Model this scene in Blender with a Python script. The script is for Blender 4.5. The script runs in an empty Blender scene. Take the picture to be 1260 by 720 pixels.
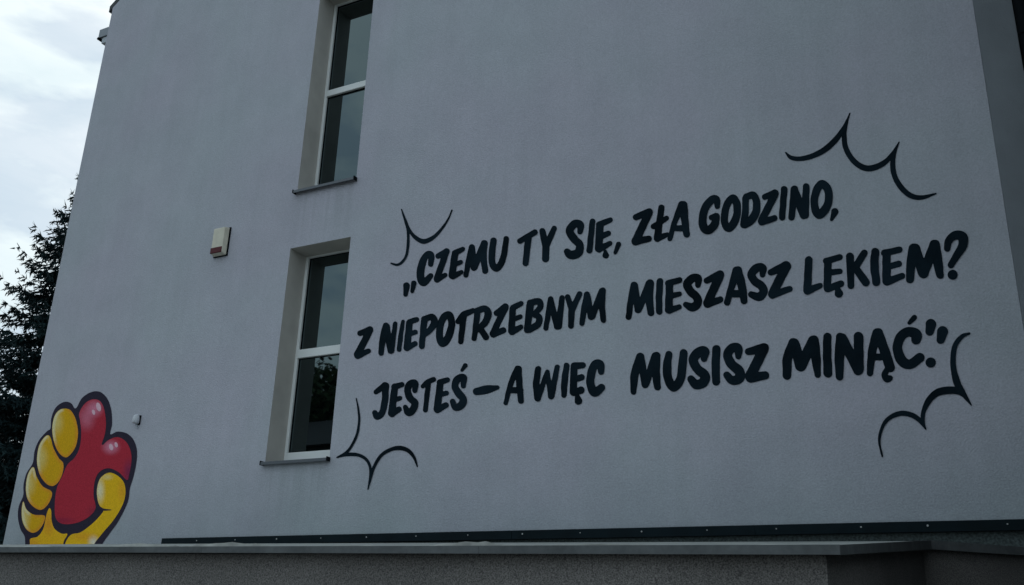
import bpy, bmesh, math, random
import numpy as np
from mathutils import Vector, Matrix
random.seed(7); np.random.seed(7)
SC = bpy.context.scene
COL = SC.collection
# ------------------------------------------------------------------ camera
D = 7.5                      # metres from the camera to the lettered wall
EYE = 1.6
F = 1180.542
R = np.array([[0.88435365, 0.13094507, 0.4480759],
              [0.46573725, -0.31275506, -0.82781223],
              [0.03174008, 0.9407644, -0.33757207]])     # rows: world axes in camera axes
cam = bpy.data.cameras.new('camera')
cam.sensor_width = 36.0
cam.lens = 36.0 * F / 1260.0
cam.clip_start = 0.05
cam.clip_end = 3000
camo = bpy.data.objects.new('camera', cam); COL.objects.link(camo)
M = Matrix([list(R[0]), list(R[1]), list(R[2])]).to_4x4()
M.translation = (0, 0, EYE)
camo.matrix_world = M
SC.camera = camo
SC.view_settings.view_transform = 'Standard'
SC.view_settings.look = 'None'
SC.view_settings.exposure = 0.09
SC.view_settings.gamma = 1.0
SC.render.resolution_x = 1024; SC.render.resolution_y = 585
# ------------------------------------------------------------------ sky
SUN_EL, SUN_AZ = math.radians(32), math.radians(-50)      # azimuth clockwise from +Y; the sun stands behind the building
w = bpy.data.worlds.new('World'); SC.world = w; w.use_nodes = True
nt = w.node_tree; nt.nodes.clear()
def N(t, **k):
    n = nt.nodes.new(t)
    for a, b in k.items(): setattr(n, a, b)
    return n
out = N('ShaderNodeOutputWorld'); bg = N('ShaderNodeBackground'); bg.inputs['Strength'].default_value = 0.1
sky = N('ShaderNodeTexSky', sky_type='NISHITA'); sky.sun_disc = False
sky.sun_elevation = SUN_EL; sky.sun_rotation = SUN_AZ; sky.dust_density = 2.0
tc = N('ShaderNodeTexCoord'); mp = N('ShaderNodeMapping'); mp.inputs['Scale'].default_value = (1.0, 1.0, 2.6)
mp.inputs['Rotation'].default_value = (0.15, 0.25, 0.4)
nz = N('ShaderNodeTexNoise'); nz.inputs['Scale'].default_value = 5.0; nz.inputs['Detail'].default_value = 7; nz.inputs['Roughness'].default_value = 0.55
nz.inputs['Distortion'].default_value = 0.5
rp = N('ShaderNodeValToRGB')
rp.color_ramp.elements[0].position = 0.36; rp.color_ramp.elements[0].color = (0.90, 0.90, 0.90, 1)
rp.color_ramp.elements[1].position = 0.66; rp.color_ramp.elements[1].color = (0.985, 0.985, 0.985, 1)
cl = N('ShaderNodeValToRGB')
nz2 = N('ShaderNodeTexNoise'); nz2.inputs['Scale'].default_value = 6.5; nz2.inputs['Detail'].default_value = 8; nz2.inputs['Distortion'].default_value = 0.2
cl.color_ramp.elements[0].position = 0.44; cl.color_ramp.elements[0].color = (4.9, 6.3, 7.5, 1)
cl.color_ramp.elements[1].position = 0.56; cl.color_ramp.elements[1].color = (7.1, 8.4, 8.9, 1)
mix = N('ShaderNodeMix', data_type='RGBA')
L = nt.links.new
L(tc.outputs['Generated'], mp.inputs['Vector']); L(mp.outputs[0], nz.inputs['Vector']); L(mp.outputs[0], nz2.inputs['Vector'])
L(nz.outputs['Fac'], rp.inputs[0]); L(nz2.outputs['Fac'], cl.inputs[0])
L(rp.outputs[0], mix.inputs[0]); L(sky.outputs[0], mix.inputs[6]); L(cl.outputs[0], mix.inputs[7])
L(mix.outputs[2], bg.inputs['Color']); L(bg.outputs[0], out.inputs[0])
# ------------------------------------------------------------------ sun, veiled by cloud
sl = bpy.data.lights.new('sun', 'SUN'); sl.energy = 0.8; sl.angle = math.radians(14); sl.color = (1.0, 0.96, 0.9)
so = bpy.data.objects.new('sun', sl); COL.objects.link(so)
sd = Vector((math.sin(SUN_AZ) * math.cos(SUN_EL), math.cos(SUN_AZ) * math.cos(SUN_EL), math.sin(SUN_EL)))
so.rotation_euler = sd.to_track_quat('Z', 'Y').to_euler()

# ------------------------------------------------------------------ helpers
def ray(px, py):
    v = R @ np.array([px - 630.0, 360.0 - py, -F]); return v
def onwall(px, py, yy=D):
    v = ray(px, py); t = yy / v[1]
    return Vector((v[0] * t, yy, v[2] * t + EYE))

def mat(name, col, rough=0.8, metal=0.0, bump=0.0, bscale=60, var=0.0, vscale=1.5, var2=None, spec=0.5, grain=0.0, gscale=150):
    m = bpy.data.materials.new(name); m.use_nodes = True
    t = m.node_tree; b = t.nodes['Principled BSDF']
    b.inputs['Roughness'].default_value = rough; b.inputs['Metallic'].default_value = metal
    b.inputs['Specular IOR Level'].default_value = spec
    c = (*col, 1); b.inputs['Base Color'].default_value = c
    tcn = t.nodes.new('ShaderNodeTexCoord'); last = None
    if var > 0:
        n = t.nodes.new('ShaderNodeTexNoise'); n.inputs['Scale'].default_value = vscale; n.inputs['Detail'].default_value = 5
        t.links.new(tcn.outputs['Object'], n.inputs['Vector'])
        r = t.nodes.new('ShaderNodeValToRGB')
        c2 = var2 or tuple(x * (1 - var) for x in col)
        r.color_ramp.elements[0].position = 0.35; r.color_ramp.elements[0].color = (*c2, 1)
        r.color_ramp.elements[1].position = 0.65; r.color_ramp.elements[1].color = c
        t.links.new(n.outputs['Fac'], r.inputs[0]); last = r.outputs[0]
    if grain > 0:
        n = t.nodes.new('ShaderNodeTexNoise'); n.inputs['Scale'].default_value = gscale; n.inputs['Detail'].default_value = 2
        t.links.new(tcn.outputs['Object'], n.inputs['Vector'])
        mr = t.nodes.new('ShaderNodeMapRange'); mr.inputs[1].default_value = 0.3; mr.inputs[2].default_value = 0.7
        mr.inputs[3].default_value = 1 - grain; mr.inputs[4].default_value = 1 + grain
        t.links.new(n.outputs['Fac'], mr.inputs[0])
        mx = t.nodes.new('ShaderNodeVectorMath'); mx.operation = 'SCALE'
        if last is None: mx.inputs[0].default_value = col
        else: t.links.new(last, mx.inputs[0])
        t.links.new(mr.outputs[0], mx.inputs['Scale']); last = mx.outputs[0]
    if last is not None: t.links.new(last, b.inputs['Base Color'])
    if bump > 0:
        n = t.nodes.new('ShaderNodeTexNoise'); n.inputs['Scale'].default_value = bscale; n.inputs['Detail'].default_value = 4
        t.links.new(tcn.outputs['Object'], n.inputs['Vector'])
        bp = t.nodes.new('ShaderNodeBump'); bp.inputs['Strength'].default_value = 1; bp.inputs['Distance'].default_value = bump
        t.links.new(n.outputs['Fac'], bp.inputs['Height']); t.links.new(bp.outputs[0], b.inputs['Normal'])
    return m

def obj(name, verts, faces, m, parent=None, smooth=False, label=None):
    me = bpy.data.meshes.new(name)
    me.from_pydata([tuple(v) for v in verts], [], faces); me.update()
    if m: me.materials.append(m)
    if smooth:
        for p in me.polygons: p.use_smooth = True
    o = bpy.data.objects.new(name, me); COL.objects.link(o)
    if parent: o.parent = parent
    if label: o['label'] = label
    return o
def bmobj(name, bm, m, parent=None, smooth=False, label=None):
    me = bpy.data.meshes.new(name); bm.to_mesh(me); bm.free()
    if m: me.materials.append(m)
    if smooth:
        for p in me.polygons: p.use_smooth = True
    o = bpy.data.objects.new(name, me); COL.objects.link(o)
    if parent: o.parent = parent
    if label: o['label'] = label
    return o
def box(bm, x0, x1, y0, y1, z0, z1, bev=0.0):
    vs = [bm.verts.new((x, y, z)) for x in (x0, x1) for y in (y0, y1) for z in (z0, z1)]
    fs = [(0,1,3,2),(4,6,7,5),(0,4,5,1),(2,3,7,6),(0,2,6,4),(1,5,7,3)]
    nf = [bm.faces.new([vs[i] for i in f]) for f in fs]
    if bev:
        es = list({e for f in nf for e in f.edges})
        bmesh.ops.bevel(bm, geom=es, offset=bev, segments=2, affect='EDGES', profile=0.6)
def boxobj(name, x0, x1, y0, y1, z0, z1, m, parent=None, bev=0.0, label=None):
    bm = bmesh.new(); box(bm, x0, x1, y0, y1, z0, z1, bev); bmesh.ops.recalc_face_normals(bm, faces=bm.faces)
    return bmobj(name, bm, m, parent, label=label)
def prism(bm, poly, z0, z1):
    """poly: list of (x,y); z0/z1 number or list"""
    n = len(poly)
    a = [bm.verts.new((p[0], p[1], z0[i] if isinstance(z0, list) else z0)) for i, p in enumerate(poly)]
    b = [bm.verts.new((p[0], p[1], z1[i] if isinstance(z1, list) else z1)) for i, p in enumerate(poly)]
    bm.faces.new(a[::-1]); bm.faces.new(b)
    for i in range(n): bm.faces.new([a[i], a[(i+1) % n], b[(i+1) % n], b[i]])
    bmesh.ops.recalc_face_normals(bm, faces=bm.faces)
def tube(bm, pts, r, seg=10):
    prev = None
    for i, p in enumerate(pts):
        p = Vector(p)
        d = (Vector(pts[min(i+1, len(pts)-1)]) - Vector(pts[max(i-1, 0)])).normalized()
        a = d.orthogonal().normalized() if prev is None else (pa - d * pa.dot(d)).normalized()
        pa = a; b = d.cross(a); rr = r[i] if isinstance(r, (list, tuple)) else r
        ring = [bm.verts.new(p + (a * math.cos(k*2*math.pi/seg) + b * math.sin(k*2*math.pi/seg)) * rr) for k in range(seg)]
        if prev:
            for k in range(seg): bm.faces.new([prev[k], prev[(k+1) % seg], ring[(k+1) % seg], ring[k]])
        else: bm.faces.new(ring[::-1])
        prev = ring
    bm.faces.new(prev)
def empty(name, loc=(0, 0, 0)):
    o = bpy.data.objects.new(name, None); COL.objects.link(o); o.location = loc; o.empty_display_size = 0.3
    return o
def tag(o, label=None, cat=None, group=None, kind=None):
    if label: o['label'] = label
    if cat: o['category'] = cat
    if group: o['group'] = group
    if kind: o['kind'] = kind
    return o

# ------------------------------------------------------------------ materials
def plaster_material():
    m = mat('grey_plaster', (0.41, 0.45, 0.485), 0.92, bump=0.004, bscale=70, spec=0.25)
    t = m.node_tree; b = t.nodes['Principled BSDF']
    tcn = t.nodes['Texture Coordinate']
    def noise(s, d=4, vec=None):
        n = t.nodes.new('ShaderNodeTexNoise'); n.inputs['Scale'].default_value = s; n.inputs['Detail'].default_value = d
        t.links.new(vec or tcn.outputs['Object'], n.inputs['Vector']); return n.outputs['Fac']
    def ramp(f, a, ca, bb, cb):
        r = t.nodes.new('ShaderNodeValToRGB')
        r.color_ramp.elements[0].position = a; r.color_ramp.elements[0].color = (*ca, 1)
        r.color_ramp.elements[1].position = bb; r.color_ramp.elements[1].color = (*cb, 1)
        t.links.new(f, r.inputs[0]); return r.outputs[0]
    def mul(a, c):
        x = t.nodes.new('ShaderNodeMix'); x.data_type = 'RGBA'; x.blend_type = 'MULTIPLY'; x.inputs[0].default_value = 1
        t.links.new(a, x.inputs[6]); t.links.new(c, x.inputs[7]); return x.outputs[2]
    base = ramp(noise(0.55, 3), 0.38, (0.458, 0.446, 0.505), 0.62, (0.444, 0.460, 0.500))
    pat = ramp(noise(2.6, 5), 0.3, (0.95, 0.95, 0.955), 0.7, (1.03, 1.03, 1.03))
    grain = ramp(noise(95, 3), 0.28, (0.88, 0.88, 0.88), 0.72, (1.09, 1.09, 1.09))
    mpn = t.nodes.new('ShaderNodeMapping'); mpn.inputs['Scale'].default_value = (7, 7, 0.35)
    t.links.new(tcn.outputs['Object'], mpn.inputs['Vector'])
    streak = ramp(noise(1.0, 5, mpn.outputs[0]), 0.35, (0.965, 0.97, 0.965), 0.6, (1, 1, 1))
    # splash-back dirt in an uneven band above the lean-to roof
    sx = t.nodes.new('ShaderNodeSeparateXYZ'); t.links.new(tcn.outputs['Object'], sx.inputs[0])
    mr = t.nodes.new('ShaderNodeMapRange'); mr.inputs[1].default_value = 2.35; mr.inputs[2].default_value = 3.3
    mr.inputs[3].default_value = 0.0; mr.inputs[4].default_value = 1.0
    ad = t.nodes.new('ShaderNodeMath'); ad.operation = 'MULTIPLY_ADD'; ad.inputs[1].default_value = 0.5; 
    t.links.new(noise(1.7, 5), ad.inputs[0]); 
    sb = t.nodes.new('ShaderNodeMath'); sb.operation = 'SUBTRACT'; sb.inputs[1].default_value = 0.25
    t.links.new(sx.outputs[2], sb.inputs[0]); t.links.new(sb.outputs[0], ad.inputs[2]); t.links.new(ad.outputs[0], mr.inputs[0])
    dirt = ramp(mr.outputs[0], 0.0, (0.74, 0.80, 0.78), 1.0, (1, 1, 1))
    def below_sill(zs):
        def band(sock, a, b_, c_, d_):
            m1 = t.nodes.new('ShaderNodeMapRange'); m1.interpolation_type = 'SMOOTHSTEP'
            for q, vv in zip((1, 2, 3, 4), (a, b_, c_, d_)): m1.inputs[q].default_value = vv
            t.links.new(sock, m1.inputs[0]); return m1.outputs[0]
        def mm(a, b_):
            q = t.nodes.new('ShaderNodeMath'); q.operation = 'MULTIPLY'; t.links.new(a, q.inputs[0]); t.links.new(b_, q.inputs[1]); return q.outputs[0]
        x0_, x1_ = -0.9155 * D, -0.8055 * D
        e_ = mm(band(sx.outputs[0], x0_ - .12, x0_ + .1, 0, 1), band(sx.outputs[0], x1_ - .1, x1_ + .12, 1, 0))
        e_ = mm(e_, mm(band(sx.outputs[2], zs - 1.0, zs - .05, 0, 1), band(sx.outputs[2], zs - .01, zs + .01, 1, 0)))
        m2 = t.nodes.new('ShaderNodeMapping'); m2.inputs['Scale'].default_value = (22, 1, 0.5); t.links.new(tcn.outputs['Object'], m2.inputs['Vector'])
        e_ = mm(e_, band(noise(1.0, 4, m2.outputs[0]), .36, .62, 0.15, 1))
        return ramp(e_, 0.0, (1, 1, 1), 1.0, (0.90, 0.91, 0.90))
    dirt = mul(dirt, mul(below_sill(0.2125 * D + EYE), below_sill(0.6205 * D + EYE)))
    c = mul(mul(mul(mul(base, pat), grain), streak), dirt)
    t.links.new(c, b.inputs['Base Color'])
    return m
M_PL = plaster_material()
M_REV = mat('reveal_plaster', (0.56, 0.53, 0.49), 0.92, bump=0.002, bscale=90, var=0.12, vscale=4, spec=0.25)
M_SIDE = mat('side_plaster', (0.52, 0.555, 0.60), 0.92, bump=0.004, bscale=70, var=0.15, vscale=2, spec=0.25)
M_BLK = mat('black_paint', (0.010, 0.020, 0.029), 0.85, bump=0.003, bscale=70, var=0.6, vscale=2, spec=0.04)
M_FRM = mat('window_frame_white', (0.78, 0.79, 0.78), 0.35)
M_SILL = mat('sill_sheet', (0.10, 0.11, 0.125), 0.45, metal=0.3)
M_GLS = mat('window_glass', (0.0008, 0.0012, 0.0015), 0.015); 
_b = M_GLS.node_tree.nodes['Principled BSDF']; _b.inputs['IOR'].default_value = 2.0; _b.inputs['Specular Tint'].default_value = (0.72, 0.95, 1.0, 1)
M_STRIP = mat('dark_sheet_metal', (0.005, 0.012, 0.016), 0.7, var=0.3, vscale=5, spec=0.1)
M_SCREW = mat('screw_head', (0.42, 0.43, 0.43), 0.5)
M_MOS = mat('mosaic_plaster', (0.19, 0.175, 0.165), 0.9, bump=0.004, bscale=220, var=0.25, vscale=1.3, grain=0.62, gscale=190)
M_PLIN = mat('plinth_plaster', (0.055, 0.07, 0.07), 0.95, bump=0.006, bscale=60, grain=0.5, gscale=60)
M_FASC = mat('fascia_sheet', (0.125, 0.132, 0.135), 0.75, metal=0.0, spec=0.15, var=0.25, vscale=6, grain=0.1, gscale=40)
M_ROOF = mat('pale_roofing_felt', (0.34, 0.35, 0.33), 0.95, bump=0.004, bscale=150, var=0.25, vscale=3, grain=0.25, gscale=160)
M_SEAL = mat('weathered_sealant', (0.42, 0.42, 0.39), 0.8, var=0.6, vscale=7)
M_TILE = mat('dark_roof_tile', (0.035, 0.035, 0.04), 0.7, var=0.3, vscale=4)
M_GUT = mat('zinc_gutter', (0.22, 0.24, 0.27), 0.5, metal=0.2)
M_SIREN = mat('aged_white_plastic', (0.66, 0.61, 0.49), 0.45, var=0.12, vscale=12)
M_RED = mat('dark_red_lens', (0.085, 0.006, 0.010), 0.35, spec=0.2)
M_DARK = mat('dark_rubber', (0.006, 0.008, 0.010), 0.8, spec=0.08)
M_PVC = mat('pale_plastic', (0.55, 0.56, 0.60), 0.4)
M_NB = mat('neighbour_dark_render', (0.035, 0.038, 0.042), 0.9, bump=0.004, bscale=50, var=0.3, vscale=1)

# ------------------------------------------------------------------ ground
g = obj('ground', [(-1500, -1500, 0), (1500, -1500, 0), (1500, 1500, 0), (-1500, 1500, 0)], [(0, 1, 2, 3)],
        mat('grass_ground', (0.05, 0.065, 0.03), 0.95, var=0.4, vscale=0.3))
tag(g, kind='structure')
g = obj('pavement', [(-16, -6, 0.004), (9, -6, 0.004), (9, 7.4, 0.004), (-16, 7.4, 0.004)], [(0, 1, 2, 3)],
        mat('concrete_pavement', (0.16, 0.16, 0.155), 0.9, var=0.3, vscale=0.8, grain=0.2, gscale=60))
tag(g, kind='structure')
g = obj('road', [(-400, -13, 0.004), (400, -13, 0.004), (400, -6.6, 0.004), (-400, -6.6, 0.004)], [(0, 1, 2, 3)],
        mat('asphalt', (0.05, 0.05, 0.052), 0.9, var=0.3, vscale=0.8, grain=0.3, gscale=60))
tag(g, kind='structure')

# ------------------------------------------------------------------ the lettered building
def W(a): return a * D
def Zw(a): return a * D + EYE
XL, XR = W(-1.436), W(0.017)
ZS = Zw(0.1100)                 # where the plaster ends, behind the flashing strip
bld = empty('building', (W(-0.7), D, 0))
tag(bld, 'grey plastered gable building with two narrow stair windows and a painted black quote', 'building')
bld_inv = Matrix.Translation(-Vector(bld.location))
def P(o):               # parent to the building, keep world position
    o.parent = bld; o.matrix_parent_inverse = bld_inv
    return o
WX0, WX1 = W(-0.9155), W(-0.8055)
OPEN = [(Zw(0.2125), Zw(0.529)), (Zw(0.6205), Zw(0.981))]
REV = 0.30
ZTOP = Zw(1.115)                # eave height
XM = (XL + XR) / 2; ZAP = ZTOP + (XR - XL) / 2 * math.tan(math.radians(38))
bm = bmesh.new()
def quad(bm, *pts): return bm.faces.new([bm.verts.new(p) for p in pts])
y = D
def fq(x0, x1, z0, z1): quad(bm, (x0, y, z0), (x1, y, z0), (x1, y, z1), (x0, y, z1))
ZB = ZS
fq(XL, WX0, ZB, ZTOP)
fq(WX1, XR, ZB, ZTOP)
fq(WX0, WX1, ZB, OPEN[0][0]); fq(WX0, WX1, OPEN[0][1], OPEN[1][0]); fq(WX0, WX1, OPEN[1][1], ZTOP)
quad(bm, (XL, y, Zw(0.09)), (W(-1.0885), y, Zw(0.09)), (W(-1.0885), y, ZB), (XL, y, ZB))
bm.faces.new([bm.verts.new(p) for p in ((XL, y, ZTOP), (WX0, y, ZTOP), (WX1, y, ZTOP), (XR, y, ZTOP), (XM, y, ZAP))])
YB = D + 11
quad(bm, (XL, YB, 0), (XL, y, 0), (XL, y, ZTOP), (XL, YB, ZTOP))
quad(bm, (XR, YB, 0), (XL, YB, 0), (XL, YB, ZTOP), (XR, YB, ZTOP))
quad(bm, (XR, y + 0.6, 0), (XR, YB, 0), (XR, YB, ZTOP), (XR, y + 0.6, ZTOP))
bm.faces.new([bm.verts.new(p) for p in ((XL, YB, ZTOP), (XR, YB, ZTOP), (XM, YB, ZAP))])
bmesh.ops.remove_doubles(bm, verts=bm.verts, dist=0.0001)
wall = bmobj('wall', bm, M_PL); P(wall); wall['label'] = 'grey plaster wall with a black painted quote and a painted hand'
def PW(o): o.parent = wall; return o
# recessed base below the flashing
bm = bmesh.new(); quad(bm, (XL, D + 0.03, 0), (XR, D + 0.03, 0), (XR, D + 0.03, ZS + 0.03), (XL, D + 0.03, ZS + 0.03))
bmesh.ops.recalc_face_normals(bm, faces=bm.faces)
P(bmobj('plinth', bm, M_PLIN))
# chamfered corner face at the right
ex = 0.0386 * D
bm = bmesh.new(); prism(bm, [(XR + 0.002, D + 0.002), (XR + ex, D + ex), (XR + ex, D + 2), (XR + 0.002, D + 2)], 0, ZTOP)
P(bmobj('corner_wall', bm, M_SIDE, label='darker angled wall strip at the right corner'))
# reveals (each window: one mesh with jambs and soffit)
for zi, (z0, z1) in enumerate(OPEN):
    y0, y1 = D, D + REV
    bm = bmesh.new()
    quad(bm, (WX0, y0, z0), (WX0, y1, z0), (WX0, y1, z1), (WX0, y0, z1))
    quad(bm, (WX1, y1, z0), (WX1, y0, z0), (WX1, y0, z1), (WX1, y1, z1))
    quad(bm, (WX0, y1, z1), (WX1, y1, z1), (WX1, y0, z1), (WX0, y0, z1))
    quad(bm, (WX0, y0, z0), (WX1, y0, z0), (WX1, y1, z0), (WX0, y1, z0))
    quad(bm, (WX0, y1 + 0.06, z0), (WX1, y1 + 0.06, z0), (WX1, y1 + 0.06, z1), (WX0, y1 + 0.06, z1))
    P(bmobj('window_reveal', bm, M_REV))
    # frame: outer frame, transom
    fx = 0.038; tz = ((0.3554, 0.3678), (0.7735, 0.7841))[zi]; zt0, zt1 = Zw(tz[0] * 1.04), Zw(tz[1] * 1.04)
    fb0, fb1 = z0 + 0.085, z0 + 0.15; ft = z1 - 0.022
    bm = bmesh.new(); ya, yb = D + REV - 0.03, D + REV + 0.045
    e = 0.001
    box(bm, WX0 + e, WX0 + fx, ya, yb, z0 + .004, z1 - e, 0.006); box(bm, WX1 - fx, WX1 - e, ya, yb, z0 + .004, z1 - e, 0.006)
    box(bm, WX0 + fx, WX1 - fx, ya + 0.002, yb, fb0 - 0.06, fb1, 0.006); box(bm, WX0 + fx, WX1 - fx, ya + 0.002, yb, ft, z1 - e, 0.004)
    fr = P(bmobj('window', bm, M_FRM))
    fr['label'] = ['lower narrow two-pane stair window', 'upper narrow two-pane stair window cut by the picture top'][zi]
    bm = bmesh.new(); box(bm, WX0 + fx - .004, WX1 - fx + .004, ya - 0.004, yb, zt0, zt1, 0.008)
    PWn = bmobj('transom', bm, M_FRM, fr)
    for a, b in ((fb1, zt0), (zt1, ft)):
        bm = bmesh.new(); box(bm, WX0 + fx, WX1 - fx, D + REV + 0.005, D + REV + 0.02, a, b)
        bmesh.ops.recalc_face_normals(bm, faces=bm.faces)
        bmobj('pane', bm, M_GLS, fr)
        bm = bmesh.new(); q = 0.006; yg = D + REV - 0.005
        box(bm, WX0 + fx, WX0 + fx + q, yg, yg + .02, a, b); box(bm, WX1 - fx - q, WX1 - fx, yg, yg + .02, a, b)
        box(bm, WX0 + fx + q, WX1 - fx - q, yg, yg + .02, a, a + q); box(bm, WX0 + fx + q, WX1 - fx - q, yg, yg + .02, b - q, b)
        bmobj('gasket', bm, M_DARK, fr)
    # sloping sheet sill with drip edge and upturned ends
    bm = bmesh.new()
    xa, xb = WX0 - 0.014, WX1 + 0.005
    prof = [(D + REV - 0.02, z0 + 0.055), (D - 0.055, z0 + 0.002), (D - 0.055, z0 - 0.028), (D - 0.045, z0 - 0.028), (D - 0.045, z0 - 0.010), (D - 0.002, z0 - 0.004), (D + REV - 0.02, z0 + 0.03)]
    a = [bm.verts.new((WX0 + .002 if p[0] > D + .001 else xa, p[0], p[1])) for p in prof]
    b = [bm.verts.new((WX1 - .002 if p[0] > D + .001 else xb, p[0], p[1])) for p in prof]
    n = len(prof)
    bm.faces.new(a); bm.faces.new(b[::-1])
    for i in range(n): bm.faces.new([a[i], b[i], b[(i+1) % n], a[(i+1) % n]])
    bmesh.ops.recalc_face_normals(bm, faces=bm.faces)
    sill = P(bmobj('sill', bm, M_SILL))
    for xx in (xa - 0.006, xb):
        bm = bmesh.new(); box(bm, xx, xx + 0.008, D - 0.06, D - 0.001, z0 - 0.030, z0 + 0.014, 0.002)
        bmobj('sill_end_cap', bm, M_DARK, sill).parent = sill
# flashing strip, fixed with screws
x0s = W(-1.088); xseg = [x0s, W(-0.82), W(-0.53), W(-0.25), XR]
for i in range(4):
    st = boxobj('flashing_strip', xseg[i], xseg[i+1] - 0.002, D - 0.014 - 0.002 * (i % 2), D + 0.03, Zw(0.1050), Zw(0.1149), M_STRIP, bev=0.002)
    P(st)
    for k in [-1.02, -0.95, -0.878, -0.805, -0.7339, -0.6605, -0.588, -0.516, -0.444, -0.372, -0.30, -0.2285, -0.1471, -0.0872, -0.02]:
        xx = W(k)
        if xseg[i] <= xx < xseg[i+1]:
            bm = bmesh.new(); bmesh.ops.create_uvsphere(bm, u_segments=8, v_segments=5, radius=random.uniform(.005, .0085))
            for v in bm.verts: v.co = Vector((v.co.x + xx, v.co.y * 0.6 + D - 0.019, v.co.z + Zw(0.1107) + 0))
            bmobj('screw', bm, M_SCREW, st)
# roof with eave boxes
rf = []
sl_ = math.tan(math.radians(38)); ov = 0.30
for s, xe in ((-1, XL), (1, XR)):
    bm = bmesh.new()
    xo = xe + s * 0.10; zo = ZTOP - 0.10 * sl_ + 0.05
    xs = [xo, XM, XM, xo]; zs = [zo, ZAP + 0.05, ZAP + 0.23, zo + 0.10]
    for_y = (D + 0.02, YB + 0.2)
    v = [[bm.verts.new((xs[i], yy, zs[i])) for i in range(4)] for yy in for_y]
    bm.faces.new(v[0]); bm.faces.new(v[1][::-1])
    for i in range(4): bm.faces.new([v[0][i], v[1][i], v[1][(i+1) % 4], v[0][(i+1) % 4]])
    bmesh.ops.recalc_face_normals(bm, faces=bm.faces)
    o = P(bmobj('roof', bm, M_TILE)); rf.append(o)
bm = bmesh.new()
box(bm, XL - 0.235, XL + 0.0, D + 0.03, YB, Zw(1.0585), Zw(1.0770), 0.006)
gt = P(bmobj('eave_box', bm, M_GUT))
bm = bmesh.new(); box(bm, XL - 0.17, XL, D + 0.05, YB, Zw(1.0450), Zw(1.0580), 0.01); bmobj('eave_moulding', bm, M_SIDE, gt)
bm = bmesh.new(); tube(bm, [(XL - 0.225, D + 0.02, Zw(1.0565)), (XL - 0.225, YB, Zw(1.0565))], 0.02, 8); bmobj('drip_edge', bm, M_DARK, gt)

# ------------------------------------------------------------------ painted lettering: brush strokes traced as capsules, filled by marching squares
def catmull(pts, closed=False, n=7):
    p = [np.array(q, float) for q in pts]
    if len(p) < 3 and not closed: return p
    res = []; m = len(p); rng = m if closed else m - 1
    for i in range(rng):
        if closed: a, b, c, d = p[(i-1) % m], p[i], p[(i+1) % m], p[(i+2) % m]
        else:
            b, c = p[i], p[i+1]
            a = p[i-1] if i > 0 else b * 2 - c
            d = p[i+2] if i + 2 < m else c * 2 - b
        for k in range(n):
            t = k / n
            res.append(0.5 * (2*b + (c-a)*t + (2*a-5*b+4*c-d)*t*t + (3*b-3*c+d-a)*t*t*t))
    res.append(p[0].copy() if closed else p[-1])
    return res
def field(X, Y, strokes):
    f = np.full(X.shape, 1e9)
    for s in strokes:
        closed = s[0] == 'o'; pts = s[1:] if s[0] in ('o', 's') else s
        c = catmull(pts, closed) if len(pts) > 2 or closed else [np.array(q, float) for q in pts]
        if len(c) == 1: c = c * 2
        for a, b in zip(c[:-1], c[1:]):
            dx, dy = b[0]-a[0], b[1]-a[1]; l2 = dx*dx + dy*dy + 1e-9
            t = np.clip(((X-a[0])*dx + (Y-a[1])*dy) / l2, 0, 1)
            f = np.minimum(f, np.hypot(X - a[0] - t*dx, Y - a[1] - t*dy) - (a[2] + (b[2]-a[2])*t))
    return f
def polyfield(X, Y, poly):
    p = np.array(poly); n = len(p); inside = np.zeros(X.shape, bool); d = np.full(X.shape, 1e9)
    for i in range(n):
        a, b = p[i], p[(i+1) % n]
        dx, dy = b - a; t = np.clip(((X-a[0])*dx + (Y-a[1])*dy) / (dx*dx+dy*dy+1e-9), 0, 1)
        d = np.minimum(d, np.hypot(X-a[0]-t*dx, Y-a[1]-t*dy))
        cond = ((a[1] > Y) != (b[1] > Y))
        xi = a[0] + (Y - a[1]) * dx / (dy if abs(dy) > 1e-9 else 1e-9)
        inside ^= cond & (X < xi)
    return np.where(inside, -d, d)
def fill(f, xs, ys):
    """marching squares on f<0, returns verts (x,y) and faces"""
    V = {}; verts = []; faces = []
    def vid(key, pt):
        if key not in V: V[key] = len(verts); verts.append(pt)
        return V[key]
    ny, nx = f.shape
    neg = f < 0
    anyneg = neg[:-1, :-1] | neg[1:, :-1] | neg[:-1, 1:] | neg[1:, 1:]
    for j, i in zip(*np.nonzero(anyneg)):
        cs = [(j, i), (j, i+1), (j+1, i+1), (j+1, i)]
        poly = []
        for k in range(4):
            a, b = cs[k], cs[(k+1) % 4]; fa, fb = f[a], f[b]
            if fa < 0: poly.append(vid(a, (xs[a[1]], ys[a[0]])))
            if (fa < 0) != (fb < 0):
                t = fa / (fa - fb); key = (min(a, b), max(a, b))
                poly.append(vid(key, (xs[a[1]] + (xs[b[1]]-xs[a[1]])*t, ys[a[0]] + (ys[b[0]]-ys[a[0]])*t)))
        if len(poly) >= 3: faces.append(poly[::1])
    return verts, faces
A_ = (400, 240, 5.25); B_ = (620, 220, 5.25); C_ = (840, 200, 5.25); D_ = (420, 340, 5.25); E_ = (560, 330, 5.25)
CNT = [0]
def paint(name, f, xs, ys, ox, oy, sc, m, off, label=None, colour=None):
    v, fc = fill(f, xs, ys)
    pts = [onwall(ox + a / sc, oy + b / sc, D - off) for a, b in v]
    o = obj(name, pts, [q[::-1] for q in fc], m, label=label); PW(o)
    if colour is not None:
        ca = o.data.color_attributes.new('paint', 'FLOAT_COLOR', 'POINT')
        cc = colour(np.array([q[0] for q in v]), np.array([q[1] for q in v]))
        ca.data.foreach_set('color', np.concatenate([cc, np.ones((len(v), 1))], 1).ravel())
    return o
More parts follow.
